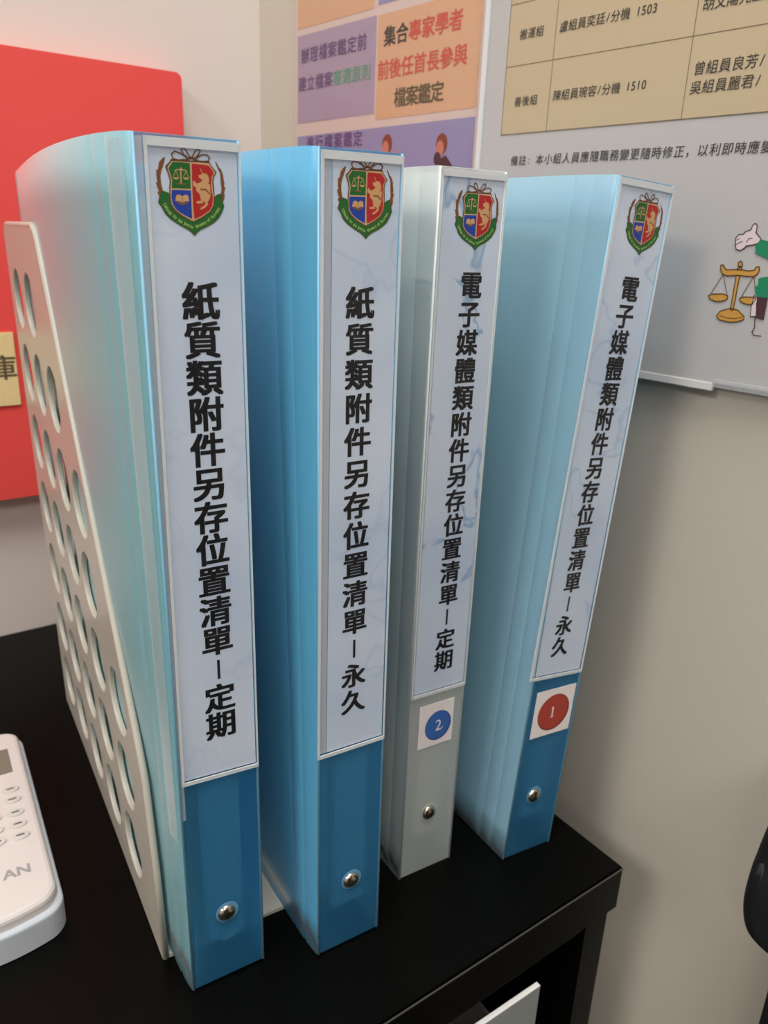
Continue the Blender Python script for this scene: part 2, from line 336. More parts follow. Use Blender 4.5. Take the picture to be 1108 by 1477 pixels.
text_obj(pb, yb - .0001, [MT['txt_k']], [('備註: 本小組人員應隨職務變更隨時修正，以利即時應變', .2570, .3962, .3333, .0052, kd)])
mmx = lambda L_: [(a / 1000, b_ / 1000) for a, b_ in L_]
SC = {
'beam':[(382.6, 286.9), (383.7, 287.1), (384.4, 286.1), (385.5, 285.1), (390.5, 285.6), (395.6, 285.2), (397.7, 285.7), (398.1, 286.8), (399.4, 287.1), (399.8, 285.6), (399.1, 283.9), (397.8, 283.1), (395.1, 283.0), (391.0, 283.2), (386.4, 282.7), (384.2, 283.3), (382.9, 284.9)],
'knob':[(390.2, 288.3), (391.1, 289.0), (392.0, 288.3), (392.2, 286.7), (391.0, 286.4), (390.3, 287.2)], 'neck':[(390.7, 286.8), (391.6, 286.9), (392.4, 285.4), (390.2, 285.4)],
'pole':[(390.3, 283.2), (391.8, 283.1), (391.7, 268.7), (390.5, 268.8)],
'base':[(384.7, 265.8), (386.0, 267.8), (390.4, 269.5), (393.8, 268.9), (397.0, 266.6), (397.0, 265.3), (394.7, 264.2), (391.1, 263.6), (386.8, 264.0), (385.1, 265.0)],
'pan1':[(379.3, 273.9), (381.3, 274.7), (386.0, 275.1), (388.2, 274.4), (388.1, 273.0), (385.9, 272.0), (382.9, 271.7), (380.3, 272.6)], 'pan2':[(393.5, 273.7), (395.0, 274.5), (399.4, 274.8), (400.6, 274.2), (399.6, 272.0), (398.3, 271.6), (395.9, 271.9), (394.2, 272.7)],
}
bm = bmesh.new()
for k_, L_ in SC.items():
    q = mmx(L_); flat(bm, q, yb - .0001, 0); stroke(bm, q + [q[0]], .00045, yb - .0002, 1)
for L_ in ([(384.3, 283.0), (380.0, 274.2)], [(384.6, 282.9), (387.8, 274.8)], [(397.8, 283.0), (394.1, 274.4)], [(398.1, 283.0), (400.1, 276.3)], [(386.1, 266.0), (389.4, 265.2), (393.1, 265.3), (396.2, 266.3)]):
    stroke(bm, mmx(L_), .0003, yb - .0002, 1)
tag(flat_obj('printed_scales', bm, [MT['gold'], MT['gold_d']], pb), 'gold balance scales printed on the poster')
bm = bmesh.new()
hd = mmx([(397.7, 298.4), (395.4, 300.4), (395.4, 303.3), (394.4, 304.1), (393.4, 303.4), (393.1, 301.6), (390.7, 300.7), (390.2, 299.7), (388.2, 299.6), (387.1, 298.1), (387.5, 295.2), (388.2, 293.7), (389.9, 293.2), (391.5, 294.1), (392.2, 295.1), (396.1, 295.9), (398.1, 296.8)])
flat(bm, hd, yb - .0001, 0); stroke(bm, hd + [hd[0]], .0004, yb - .0002, 1)
for L_ in ([(387.5, 297.3), (388.9, 298.0)], [(387.7, 295.5), (390.1, 296.9)], [(392.1, 296.6), (392.9, 298.2), (394.3, 298.2)]): stroke(bm, mmx(L_), .0003, yb - .0002, 1)
flat(bm, mmx([(397.9, 298.0), (397.2, 296.9), (396.7, 295.9), (396.2, 295.1), (396.8, 292.4), (404.2, 289.6), (404.5, 296.5)]), yb - .0003, 2)
flat(bm, mmx([(405.0, 283.6), (401.0, 282.8), (400.1, 282.3), (400.4, 279.8), (399.2, 278.6), (400.3, 276.1), (401.1, 275.1), (405.6, 274.8)]), yb - .0003, 2)
flat(bm, mmx([(405.6, 274.8), (401.2, 274.9), (401.1, 272.1), (402.3, 267.1), (401.5, 266.6), (405.6, 265.8)]), yb - .0002, 1)
wq = mmx([(399.7, 275.5), (401.2, 274.7), (402.1, 267.1), (399.7, 266.8), (399.3, 271.1)]); flat(bm, wq, yb - .00015, 0); stroke(bm, wq + [wq[0]], .0003, yb - .0003, 1)
stroke(bm, mmx([(401.8, 266.4), (402.4, 262.3), (401.6, 260.5), (402.6, 259.3), (405.8, 259.2)]), .0004, yb - .0002, 1)
tag(flat_obj('printed_glove', bm, [MT['glove'], MT['outline'], MT['g_cloth']], pb), 'printed white glove and green sleeve at the poster edge')
tag(box_obj('bottom_strip', (.2330, -.0066, .2328), (.3885, -.0040, .2366), MT['lip'], pb, .0004), 'white strip along the bottom edge')
tag(box_obj('clear_cover', (.3885, -.0068, .2348), (.640, -.0063, .2385), MT['strip2'], pb, .0002), 'clear plastic lip along the bottom edge')
box_obj('side_strip', (.2322, -.0072, .2385), (.2355, -.0062, .560), MT['seam'], pb)

# ---------------------------------------------------------------- file holder
HW, HD, HH = .1022, .220, .2915
hr = empty('magazine_holder', (.0764, .2495, 0), Matrix.Rotation(R(-4.65), 3, 'Z')); tag(hr, 'beige plastic magazine holder with round holes, standing around the two left binders', 'file holder')
prof = [(0, 0), (.0015, .045), (.0063, .087), (.012, .100), (.1165, .286), (.120, .2895), (.126, .2915), (HD - .006, .2915), (HD, .287), (HD, 0)]
def inside(px_, pz, mrg):
    n = len(prof)
    for i in range(n):
        a, b_ = Vector(prof[i]), Vector(prof[(i + 1) % n]); e = b_ - a; nn = Vector((-e.y, e.x)).normalized()
        if (Vector((px_, pz)) - a).dot(nn) > -mrg: return False
    return True
def side_plate(name, xpos, tilt):
    cu = bpy.data.curves.new(name, 'CURVE'); cu.dimensions = '2D'; cu.fill_mode = 'BOTH'; cu.extrude = .0007; cu.bevel_depth = .0006; cu.bevel_resolution = 2; cu.offset = -.0006
    def spl(pts):
        s_ = cu.splines.new('POLY'); s_.points.add(len(pts) - 1); s_.use_cyclic_u = True
        for i, p in enumerate(pts): s_.points[i].co = (p[0], p[1], 0, 1)
    spl(prof)
    for j in range(7):
        for i in range(5):
            cx, cz = .0405 + .0385 * i, .029 + .0378 * j
            if inside(cx, cz, .0160): spl(ell(cx, cz, .0147, .0147, 28))
    to = bpy.data.objects.new('tmp', cu); C.objects.link(to); bpy.context.view_layer.update()
    me = bpy.data.meshes.new_from_object(to.evaluated_get(bpy.context.evaluated_depsgraph_get())); bpy.data.objects.remove(to)
    # curve plane (x,y) -> local (y,z)
    mt = Matrix.Translation((xpos, 0, 0)) @ Matrix.Rotation(-tilt, 4, 'Y') @ Matrix(((0, 0, 1, 0), (1, 0, 0, 0), (0, 1, 0, 0), (0, 0, 0, 1)))
    me.transform(mt); me.materials.clear(); o = link(name, me, hr, MT['holder']); return o, mt
pl, mt = side_plate('side_panel', .0013, R(1.0))
# raised rim along the sloping and upright edges of the outer face
for o_x, mt_, sgn in ((.0013, mt, -1),):
    cu = bpy.data.curves.new('rim', 'CURVE'); cu.dimensions = '3D'; cu.bevel_depth = .0015; cu.bevel_resolution = 3
    s_ = cu.splines.new('POLY'); s_.points.add(len(prof) - 1); s_.use_cyclic_u = True
    for i, p in enumerate(prof):
        c_ = Vector((.12, .13)); q = Vector(p) ; s_.points[i].co = (q[0], q[1] + (.0015 if q[1] < .001 else 0), 0, 1)
    to = bpy.data.objects.new('tmp', cu); C.objects.link(to); bpy.context.view_layer.update()
    me = bpy.data.meshes.new_from_object(to.evaluated_get(bpy.context.evaluated_depsgraph_get())); bpy.data.objects.remove(to)
    me.transform(mt_); link('rim', me, pl, MT['holder'], True)
pr_, mt2 = side_plate('side_panel', HW - .0013, 0)
box_obj('base_plate', (.0026, .002, 0), (HW - .0026, HD - .002, .0018), MT['holder'], hr)
box_obj('back_panel', (.0026, HD - .0026, .0018), (HW - .0026, HD, .285), MT['holder'], hr)
box_obj('front_lip', (.0026, 0, 0), (HW - .0026, .002, .0018), MT['holder'], hr)

# ---------------------------------------------------------------- emblem (shared flat print)
def build_emblem():
    bm = bmesh.new(); mats = [MT[k] for k in ('e_brown', 'e_cream', 'e_green', 'e_blue', 'e_red', 'e_rib', 'e_gold', 'e_wheat', 'e_lime')]
    def cv(p):
        x_, y_ = p; xx = x_ - .05 * (y_ - 650) - 560; yy = y_ - .035 * (x_ - 560) - 680
        return (xx * .0217e-3, -yy * .0198e-3)
    def pg(pts, lay, mi): flat(bm, [cv(p) for p in pts], -.00003 * lay, mi)
    def sk(pts, wd, lay, mi): stroke(bm, [cv(p) for p in pts], wd * .0205e-3, -.00003 * lay, mi)
    wl = [(200, 225), (210, 245), (190, 320), (165, 400), (150, 470), (155, 560), (185, 690), (150, 740), (125, 730), (105, 690), (125, 670), (105, 620), (85, 555), (110, 560), (95, 480), (92, 400), (115, 390), (130, 300), (160, 260)]
    wr = [(868, 262), (885, 270), (930, 350), (945, 350), (985, 440), (985, 470), (1003, 560), (995, 590), (1018, 610), (1000, 680), (1010, 735), (990, 800), (970, 800), (945, 720), (962, 640), (948, 540), (940, 420), (905, 350)]
    pg(wl, 1, 7); pg(wr, 1, 7)
    for a, b_ in (((195, 260), (125, 420)), ((125, 420), (118, 560)), ((118, 560), (160, 720))): sk([a, b_], 9, 2, 0)
    for a, b_ in (((885, 290), (965, 450)), ((965, 450), (985, 620)), ((985, 620), (975, 780))): sk([a, b_], 9, 2, 0)
    rib = [(120, 820), (148, 700), (165, 680), (200, 680), (250, 700), (262, 745), (270, 800), (300, 880), (400, 970), (580, 1085), (760, 985), (845, 890), (868, 800), (870, 745), (905, 712), (950, 700), (975, 790), (995, 870), (965, 950), (920, 1030), (860, 1085), (780, 1135), (690, 1175), (640, 1210), (597, 1262), (550, 1215), (500, 1175), (400, 1120), (290, 1050), (215, 975), (165, 880)]
    sk(rib + [rib[0]], 16, 2, 0); pg(rib, 3, 5)
    sh = [(285, 250), (430, 262), (620, 268), (790, 265), (815, 315), (892, 405), (858, 455), (846, 520), (858, 620), (868, 740), (858, 860), (820, 940), (720, 1015), (578, 1085), (430, 1010), (330, 935), (275, 850), (262, 740), (258, 620), (268, 540), (248, 450), (208, 350), (262, 290)]
    pg(sh, 4, 0)
    shc = [(295, 278), (430, 283), (620, 285), (785, 290), (805, 325), (872, 408), (842, 455), (828, 520), (838, 620), (856, 740), (848, 855), (805, 932), (710, 1003), (578, 1072), (440, 998), (345, 925), (290, 850), (275, 740), (275, 620), (285, 540), (265, 450), (235, 362), (275, 305)]
    pg(shc, 5, 1)
    pg([(305, 288), (528, 294), (535, 400), (543, 634), (288, 630), (297, 530), (275, 445), (250, 370)], 6, 2)
    pg([(290, 652), (544, 655), (552, 850), (562, 1042), (450, 985), (360, 925), (305, 850), (284, 750)], 6, 3)
    pg([(552, 300), (780, 318), (795, 335), (852, 408), (825, 470), (818, 530), (822, 640), (845, 750), (835, 860), (795, 925), (700, 992), (590, 1045), (572, 850), (562, 640)], 6, 4)
    for lp in ([(500, 262), (470, 210), (400, 170), (330, 150), (292, 185), (310, 245), (380, 262), (450, 252)], [(515, 235), (450, 190), (418, 130), (440, 100), (480, 130), (510, 190), (540, 220)],
               [(585, 235), (640, 190), (668, 140), (640, 108), (600, 140), (575, 190), (560, 220)], [(595, 265), (640, 210), (700, 180), (760, 182), (795, 220), (770, 265), (690, 268), (620, 262)]):
        sk(lp + [lp[0]], 17, 5, 7); sk(lp + [lp[0]], 6, 6, 0)
    sk([(490, 262), (545, 225), (600, 262)], 24, 5, 7)
    sk([(410, 365), (412, 560)], 16, 7, 6); sk([(335, 400), (365, 384), (410, 392), (455, 384), (488, 402)], 12, 7, 6)
    for a in (345, 478): sk([(a, 398), (a - 36, 490)], 7, 7, 6); sk([(a, 398), (a + 36, 492)], 7, 7, 6); pg([(a - 40, 488), (a + 42, 490), (a + 22, 515), (a - 18, 513)], 7, 6)
    pg([(360, 560), (470, 565), (480, 585), (365, 582)], 7, 7); pg(ell(410, 372, 14, 14, 10), 8, 6)
    pg([(350, 722), (390, 712), (428, 735), (470, 712), (508, 726), (522, 800), (475, 800), (435, 822), (390, 800), (335, 800)], 7, 6); sk([(428, 735), (434, 820)], 7, 8, 7); pg([(345, 806), (395, 808), (436, 830), (480, 808), (515, 806), (500, 830), (435, 850), (370, 830)], 7, 7)
    sk([(668, 368), (700, 430)], 9, 7, 6)
    horse = [(645, 450), (680, 445), (700, 418), (720, 430), (750, 425), (785, 480), (790, 530), (775, 560), (802, 575), (806, 620), (800, 650), (815, 700), (790, 780), (765, 815), (780, 840), (740, 880), (705, 905), (670, 912), (672, 892), (735, 845), (740, 815), (700, 790), (715, 825), (640, 832), (608, 815), (640, 795), (682, 795), (660, 700), (615, 660), (615, 620), (570, 590), (572, 535), (590, 528), (612, 558), (640, 562), (690, 530), (690, 510), (655, 490)]
    pg(horse, 7, 6); sk([(675, 640), (740, 640), (800, 700)], 20, 8, 7); sk([(660, 505), (690, 515)], 8, 8, 4)
    def arc_text(s, pts, size):
        P = [Vector(cv(p)) for p in pts]; Ls = [(P[i + 1] - P[i]).length for i in range(len(P) - 1)]; tot = sum(Ls)
        for i, ch in enumerate(s):
            if ch == ' ': continue
            t = tot * (i + .5) / len(s); k = 0
            while k < len(Ls) - 1 and t > Ls[k]: t -= Ls[k]; k += 1
            d = (P[k + 1] - P[k]).normalized(); q = P[k] + d * t
            put_glyph(bm, ch, q.x, q.y, size, -.00003 * 6, 8, .01, 1, math.atan2(d.y, d.x))
    arc_text('Defender for the Justice', [(195, 845), (270, 960), (400, 1065), (575, 1150)], .0013)
    arc_text('Bravery of Fairness', [(615, 1145), (760, 1070), (860, 990), (925, 880)], .0013)
    me = bpy.data.meshes.new('emblem'); bm.to_mesh(me); bm.free()
    for mm in mats: me.materials.append(mm)
    return me
EMB = build_emblem()

# ---------------------------------------------------------------- binders
PP = {'blue': pp_plastic('blue_polypropylene', (.03, .24, .50, 1), rough=.42, glass=(.34, .70, .94, 1)),
      'mint': pp_plastic('lit_mint_polypropylene', (.25, .54, .60, 1), rough=.42, wd=.62, glass=(.58, .83, .91, 1)),  # front-cover copies of the blue plastic, paler in place of missing light
      'sky': pp_plastic('lit_sky_polypropylene', (.13, .52, .82, 1), rough=.42, wd=.56, glass=(.44, .78, .95, 1)),
      'haze': pp_plastic('lit_haze_polypropylene', (.36, .60, .74, 1), rough=.42, wd=.54, glass=(.46, .74, .88, 1)),
      'clear': pp_plastic('clear_polypropylene', (.66, .72, .71, 1), rough=.4, wd=.45, glass=(.86, .91, .88, 1))}
EDGE = {'blue': pm('blue_crease', (118, 172, 200), .35), 'clear': pm('clear_crease', (205, 212, 208), .35)}
HALO = {'blue': pm('blue_stress_ring', (96, 150, 186), .4), 'clear': pm('clear_stress_ring', (172, 180, 176), .4)}
TH = .0009
def binder(k, loc, yaw, w_, H, lean, D, colour, text, text_u, text_z0, text_z1, tsize, label, bulge_top, bulge_bot, em_u, em_z, paper, tilt_text=0, stack=(.004, .012, .2), rivet=(.0155, .0335), veins=.3, mb=0, pocket=None, cover=None, flap=0):
    lz = w_ * math.sin(lean) if lean > 0 else 0
    rt = empty('ring_binder', (loc[0], loc[1], loc[2] + lz), Matrix.Rotation(yaw, 3, 'Z') @ Matrix.Rotation(lean, 3, 'Y'))
    tag(rt, label, 'binder', 'ring binders standing on the cabinet')
    pl_ = PP[colour]
    bm = bmesh.new(); box(bm, (TH, 0, 0), (w_ - TH, TH, H), .0002, 1); bm_obj('spine', bm, pl_, rt)
    # covers: sheets following a bowed profile
    ds = [0, .0006, .0015, .004, .0085, .0092, .0096, .0100, .0108, .014, .0175, .0182, .0186, .019, .0198, .024, .032, .042, .055, .07, .09, .11, .13, .15, .17, .19, .21, .23, D]
    zs = [H * i / 18 for i in range(19)]
    def bow(d, z, bt, bb):
        t = min(1, d / D); s_ = math.sin(math.pi * min(1, t ** .55)) if t < 1 else 0
        a = (z / H) ** 1.4
        g = -.00035 * math.exp(-((d - .0096) / .0006) ** 2) - .00035 * math.exp(-((d - .0186) / .0006) ** 2)
        return (bt * a + bb * (1 - a)) * s_ + g
    for side, nm in ((0, 'front_cover'), (1, 'back_cover')):
        bm = bmesh.new(); A = []; B = []
        for z in zs:
            ra, rb_ = [], []
            for d in ds:
                if side == 0:
                    o_ = -bow(d, z, bulge_top, bulge_bot); ra.append(bm.verts.new((o_, d, z))); rb_.append(bm.verts.new((o_ + TH, d, z)))
                else:
                    o_ = w_ + bow(d, z, .001, .0); ra.append(bm.verts.new((o_, d, z))); rb_.append(bm.verts.new((o_ - TH, d, z)))
            A.append(ra); B.append(rb_)
        nz, nd = len(zs), len(ds)
        for i in range(nz - 1):
            for j in range(nd - 1):
                bm.faces.new((A[i][j], A[i][j + 1], A[i + 1][j + 1], A[i + 1][j])); bm.faces.new((B[i][j], B[i + 1][j], B[i + 1][j + 1], B[i][j + 1]))
            for j in (0, nd - 1): bm.faces.new((A[i][j], A[i + 1][j], B[i + 1][j], B[i][j]))
        for j in range(nd - 1):
            for i in (0, nz - 1): bm.faces.new((A[i][j], B[i][j], B[i][j + 1], A[i][j + 1]))
        cv_ = bm_obj(nm, bm, PP[cover] if cover and side == 0 else pl_, rt, True)
        xx = 0 if side == 0 else w_
        bm = bmesh.new(); g = bmesh.ops.create_cone(bm, segments=8, radius1=.0005, radius2=.0005, depth=H * .999, cap_ends=True)['verts']
        bmesh.ops.translate(bm, verts=g, vec=(xx + (.0004 if side == 0 else -.0004), -.0001, H / 2)); bm_obj('crease', bm, EDGE[colour], cv_, True)
        if side == 0: cov = cv_
    # label behind a clear pocket
    z0, z1 = .1010, H - .0008
    if pocket is None: pocket = [(.0003, z0), (w_ - .0003, z0 - .0002), (w_ - .0003, z1), (.0003, z1)]
    ps = []
    x0p = paper
    bm = bmesh.new(); q = [(pocket[0][0] + x0p, pocket[0][1] + .0016), (pocket[1][0] - .0008, pocket[1][1] + .0016), (pocket[2][0] - .0008, pocket[2][1] - .0008), (pocket[3][0] + x0p, pocket[3][1] - .0008)]
    prism(bm, q, -.0004, -.0002); lab = bm_obj('spine_label', bm, label_paper('watercolour_paper_%d' % k, k * 1.37, veins), rt)
    if x0p > .003:
        bm = bmesh.new(); prism(bm, [(pocket[0][0] + .0006, q[0][1]), (q[0][0] - .0002, q[0][1]), (q[3][0] - .0002, q[3][1]), (pocket[3][0] + .0006, q[3][1])], -.0003, -.00015)
        tag(bm_obj('folded_margin', bm, MT['margin'], lab), 'grey folded margin of the label')
    bm = bmesh.new(); n = len(text)
    for i, ch in enumerate(text):
        t = i / (n - 1); zz = text_z0 + (text_z1 - text_z0) * t; uu = text_u + tilt_text * t
        if ch == '|': flat(bm, rc(uu - .0005, zz - .0038, uu + .0005, zz + .0038), -.00048)
        else: put_glyph(bm, ch, uu, zz, tsize, -.00048, 0, .033)
    tag(flat_obj('lettering', bm, MT['ink'], lab))
    em = link('emblem', EMB, lab); em.location = (em_u, -.00046, em_z)
    bm = bmesh.new(); prism(bm, pocket, -.0011, -.0010); pk = bm_obj('clear_pocket', bm, MT['film'], rt)
    bm = bmesh.new()
    def ed(a, b_, wd, y0=-.00135, y1_=-.0008):
        a, b_ = Vector(a), Vector(b_); d = (b_ - a).normalized(); nn = Vector((-d.y, d.x)) * wd
        prism(bm, [a, b_, b_ + nn, a + nn], y0, y1_)
    ed(pocket[0], pocket[1], .0014); ed(pocket[1], pocket[2], .0005); ed(pocket[3], pocket[0], .0009); ed(pocket[2], pocket[3], .0024)
    bm_obj('weld_seam', bm, MT['seam'], pk)
    # film wrapping round on to the cover
    bm = bmesh.new(); prism(bm, [(0, 0), (.0072, 0), (.0072, H * .76), (0, H * .76)], 0, .00025)
    for v in bm.verts:
        y_, z_, x_ = v.co.y, v.co.z, v.co.x
        v.co = (-bow(.0014 + x_, z_ + H * .235, bulge_top, bulge_bot) - .0003 - y_, .0014 + x_, z_ + H * .235)
    bmesh.ops.subdivide_edges(bm, edges=[e for e in bm.edges if abs(e.verts[0].co.z - e.verts[1].co.z) > .1], cuts=8)
    if mb:
        bm_obj('hinge_film', bm, MT['strip'], cov)
        bm = bmesh.new(); prism(bm, [(.0003, .085), (.0019, .085), (.0028, H - .001), (.0003, H - .001)], -.0004, -.0001); bm_obj('corner_film', bm, MT['strip2'], cov)
    else: bm.free()
    # rivet
    bm = bmesh.new(); rings = [(.0037, 0), (.0036, -.0006), (.0029, -.0013), (.0017, -.0017), (.0009, -.00175)]
    prev = None
    for rr, yy in rings:
        vs_ = [bm.verts.new((rivet[0] + rr * math.cos(t * math.pi / 12), yy, rivet[1] + rr * math.sin(t * math.pi / 12))) for t in range(24)]
        if prev:
            for i in range(24): bm.faces.new((prev[i], prev[(i + 1) % 24], vs_[(i + 1) % 24], vs_[i]))
        prev = vs_
    bm.faces.new(prev); tag(bm_obj('rivet', bm, MT['chrome'], rt, True), 'shiny nickel rivet')
    bm = bmesh.new(); prism(bm, ell(rivet[0] + .0003, rivet[1] + .0003, .0047, .0047, 28), -.0002, -.00002); bm_obj('rivet_rim', bm, HALO[colour], rt)
    # ring mechanism and contents
    cxm = w_ / 2
    rg = box_obj('ring_rail', (cxm - .008, TH + .0002, .02), (cxm + .008, TH + .0045, H - .02), MT['steel'], rt, .0012)
    for zz in (.0345, .1155, .1965, .2775):
        bm = bmesh.new(); N, n2, rr = 24, 6, min(.0112, w_ / 2 - .0028); vv = []
        for i in range(N):
            a = 2 * math.pi * i / N; row = []
            for j in range(n2):
                c_ = 2 * math.pi * j / n2; r2 = rr + .0012 * math.cos(c_); row.append(bm.verts.new((cxm + r2 * math.cos(a), .0165 + r2 * math.sin(a), zz + .0012 * math.sin(c_))))
            vv.append(row)
        for i in range(N):
            for j in range(n2): bm.faces.new((vv[i][j], vv[(i + 1) % N][j], vv[(i + 1) % N][(j + 1) % n2], vv[i][(j + 1) % n2]))
        bm_obj('ring', bm, MT['steel'], rg, True)
    a, b_, dd = stack
    box_obj('paper_stack', (a, dd, .006), (b_, min(dd + .208, D - .006), .300), MT['paper'], rt)
    if flap:
        cu = bpy.data.curves.new('flap', 'CURVE'); cu.dimensions = '2D'; cu.fill_mode = 'BOTH'; cu.extrude = .0002
        loops = [[(.0022, .012), (.020, .012), (.020, .300), (.0022, .300)]]
        if flap == 2: loops += [ell(.0115, .028 + .0242 * i, .0026, .0026, 14) for i in range(11)]
        for lp in loops:
            sp_ = cu.splines.new('POLY'); sp_.points.add(len(lp) - 1); sp_.use_cyclic_u = True
            for i, p in enumerate(lp): sp_.points[i].co = (p[0], p[1], 0, 1)
        to = bpy.data.objects.new('tmp', cu); C.objects.link(to); bpy.context.view_layer.update()
        me = bpy.data.meshes.new_from_object(to.evaluated_get(bpy.context.evaluated_depsgraph_get())); bpy.data.objects.remove(to)
        me.transform(Matrix(((0, 0, 1, .0018), (1, 0, 0, 0), (0, 1, 0, 0), (0, 0, 0, 1)))); me.materials.clear()
        link('inner_flap', me, rt, MT['paper'])
    if mb:
        bm = bmesh.new(); dl = [.002 + .0145 * i for i in range(15)]; zl = [.004 + .0233 * i for i in range(14)]; lay = []
        for off in (.0019, .0023): lay.append([[bm.verts.new((-bow(max(d, .004), z, bulge_top, bulge_bot) * (.35 + .65 * min(1, z / .2)) + off + (.007 * max(0, 1 - z / .15) + .004 * max(0, 1 - z / .08)) * min(1, d / .03), d, z)) for d in dl] for z in zl])
        for li, A_ in enumerate(lay):
            for i in range(13):
                for j in range(14):
                    q = [A_[i][j], A_[i][j + 1], A_[i + 1][j + 1], A_[i + 1][j]]; bm.faces.new(q if li == 0 else q[::-1])
        tag(bm_obj('divider_sheet', bm, MT['mint_card'], rt, True), 'pale mint divider sheet close behind the cover')
    return rt

s_ = (CAM_H - .0018) / CAM_H
T1 = '紙質類附件另存位置清單|定期'; T2 = '紙質類附件另存位置清單|永久'; T3 = '電子媒體類附件另存位置清單|定期'; T4 = '電子媒體類附件另存位置清單|永久'
b1 = binder(1, (.0815 * s_, .2292 * s_, .0019), R(-4.78), .0310 * s_, .317 * s_, R(-.62), .242, 'blue', T1, .0170, .2705, .1218, .0116, 'pale blue ring binder, leftmost, largest in view beside the holed plastic plate',
            .010, .003, .0160, .3005, .0012, stack=(.0165, .023, .012), mb=1, veins=.12, rivet=(.0155, .0332), cover='mint', pocket=[(.0012, .1006), (.0305, .0990), (.0305, .3142), (.0030, .3142)])
b2 = binder(2, (.1324 * s_, .2155 * s_, .0019), R(-4.5), .0298 * s_, .317 * s_, R(-.70), .242, 'blue', T2, .0150, .2705, .1222, .0106, 'deep blue ring binder without number sticker, second from left',
            .010, .003, .0165, .3015, .0042, stack=(.014, .020, .03), veins=.2, flap=1, cover='sky', pocket=[(-.0006, .1010), (.0291, .1006), (.0293, .3142), (.0008, .3142)])
b3 = binder(3, (.1866, .2300, 0), R(-4.63), .0300, .317, R(0.0), .25, 'clear', T3, .0171, .2770, .1165, .0103, 'colourless frosted ring binder with blue number 2 sticker',
            .004, .001, .0175, .3010, .0018, stack=(.003, .020, .03), veins=.75, rivet=(.0150, .0338))
b4 = binder(4, (.2365, .2103, 0), R(-4.63), .0309, .317, R(3.6), .246, 'blue', T4, .0166, .2765, .1165, .0104, 'blue ring binder leaning right with red number 1 sticker, rightmost',
            .007, .001, .0180, .3012, .0018, tilt_text=-.0034, stack=(.003, .015, .026), veins=.35, rivet=(.0137, .0338), pocket=[(-.0030, .1015), (.0300, .1000), (.0306, .3164), (.0003, .3164)], cover='haze', flap=2)
def sticker(bd, x0, z0, x1, z1, cx, cz, rx, rz, m1, m2, num, nx):
    bm = bmesh.new(); prism(bm, rc(x0, z0, x1, z1), -.00025, -.00002); sk = bm_obj('number_sticker', bm, MT['st_white'], bd)
    tag(sk, 'white sticker with a %s disc numbered %s' % ('blue' if num == '2' else 'red', num))
    bm = bmesh.new(); flat(bm, ell(cx + .0003, cz - .0003, rx, rz, 40), -.00030, 1); flat(bm, ell(cx, cz, rx * .95, rz * .95, 40), -.00034, 0); flat_obj('disc', bm, [MT[m1], MT[m2]], sk)
    bm = bmesh.new()
    if num == '1': stroke(bm, [(nx, cz - .0026), (nx, cz + .0026)], .0008, -.00038); stroke(bm, [(nx - .0009, cz - .0027), (nx + .0009, cz - .0027)], .0004, -.00038); stroke(bm, [(nx, cz + .0027), (nx - .001, cz + .0019)], .0004, -.00038)
    else: put_glyph(bm, '2', nx, cz, .0082, -.00038, 0, 0, .9); stroke(bm, [(nx + .0021, cz - .0027), (nx + .0024, cz - .0016)], .0004, -.00038)
    flat_obj('numeral', bm, MT['st_white'], sk)
sticker(b3, .0061, .0722, .0250, .0948, .0164, .0828, .0072, .0078, 'd_blue', 'd_blue2', '2', .0168)
sticker(b4, .0044, .0684, .0292, .0935, .0166, .0808, .0100, .0098, 'd_red', 'd_red2', '1', .0162)

# ---------------------------------------------------------------- remote control
rc_ = empty('remote_control', (.0455, .2950, 0), Matrix.Rotation(R(-4.3), 3, 'Z')); tag(rc_, 'white air conditioner remote control with grey display lying left of the holder', 'remote control')
def slab(name, outline, z0, z1, bev, mat, parent, smooth=False):
    n = len(outline); c0 = Vector((sum(p[0] for p in outline) / n, sum(p[1] for p in outline) / n))
    hx = max(abs(p[0] - c0.x) for p in outline); hy = max(abs(p[1] - c0.y) for p in outline)
    lay = [(0, z0), (0, z1 - bev), (bev * .13, z1 - bev * .5), (bev * .5, z1 - bev * .13), (bev, z1)] if bev else [(0, z0), (0, z1)]
    bm = bmesh.new(); Rg = [[bm.verts.new((c0.x + (p[0] - c0.x) * (1 - i_ / hx), c0.y + (p[1] - c0.y) * (1 - i_ / hy), z)) for p in outline] for i_, z in lay]
    bm.faces.new(Rg[0][::-1]); bm.faces.new(Rg[-1])
    for A_, B_ in zip(Rg, Rg[1:]):
        for i in range(n): bm.faces.new((A_[i], A_[(i + 1) % n], B_[(i + 1) % n], B_[i]))
    return bm_obj(name, bm, mat, parent, smooth)
def rem_outline(x0, x1, y0, y1, r, bow_):
    P = rrect(x0, y0, x1, y1, r, 7); out = []; n = len(P)
    for i, p in enumerate(P):
        out.append(p); q = P[(i + 1) % n]
        if (Vector(p) - Vector(q)).length > .01:
            for k in range(1, 12): t = k / 12; out.append((p[0] + (q[0] - p[0]) * t, p[1] + (q[1] - p[1]) * t))
    cxm = (x0 + x1) / 2; hw = (x1 - x0) / 2; ym = (y0 + y1) / 2
    return [(p[0], p[1] - bow_ * (1 - ((p[0] - cxm) / hw) ** 2) * (ym - p[1]) / (ym - y0) * (1 if p[1] < ym else .2)) for p in out]
slab('lower_shell', rem_outline(-.0565, .0030, -.0075, .1290, .007, .006), .0006, .0145, .0015, MT['white_side'], rc_)
fp = slab('face_panel', rem_outline(-.0545, .0010, -.0050, .1270, .007, .006), .0140, .0205, .0024, MT['white_pl'], rc_)
box_obj('display', (-.050, .0885, .0203), (-.0055, .1105, .0208), MT['lcd'], rc_, .0002)
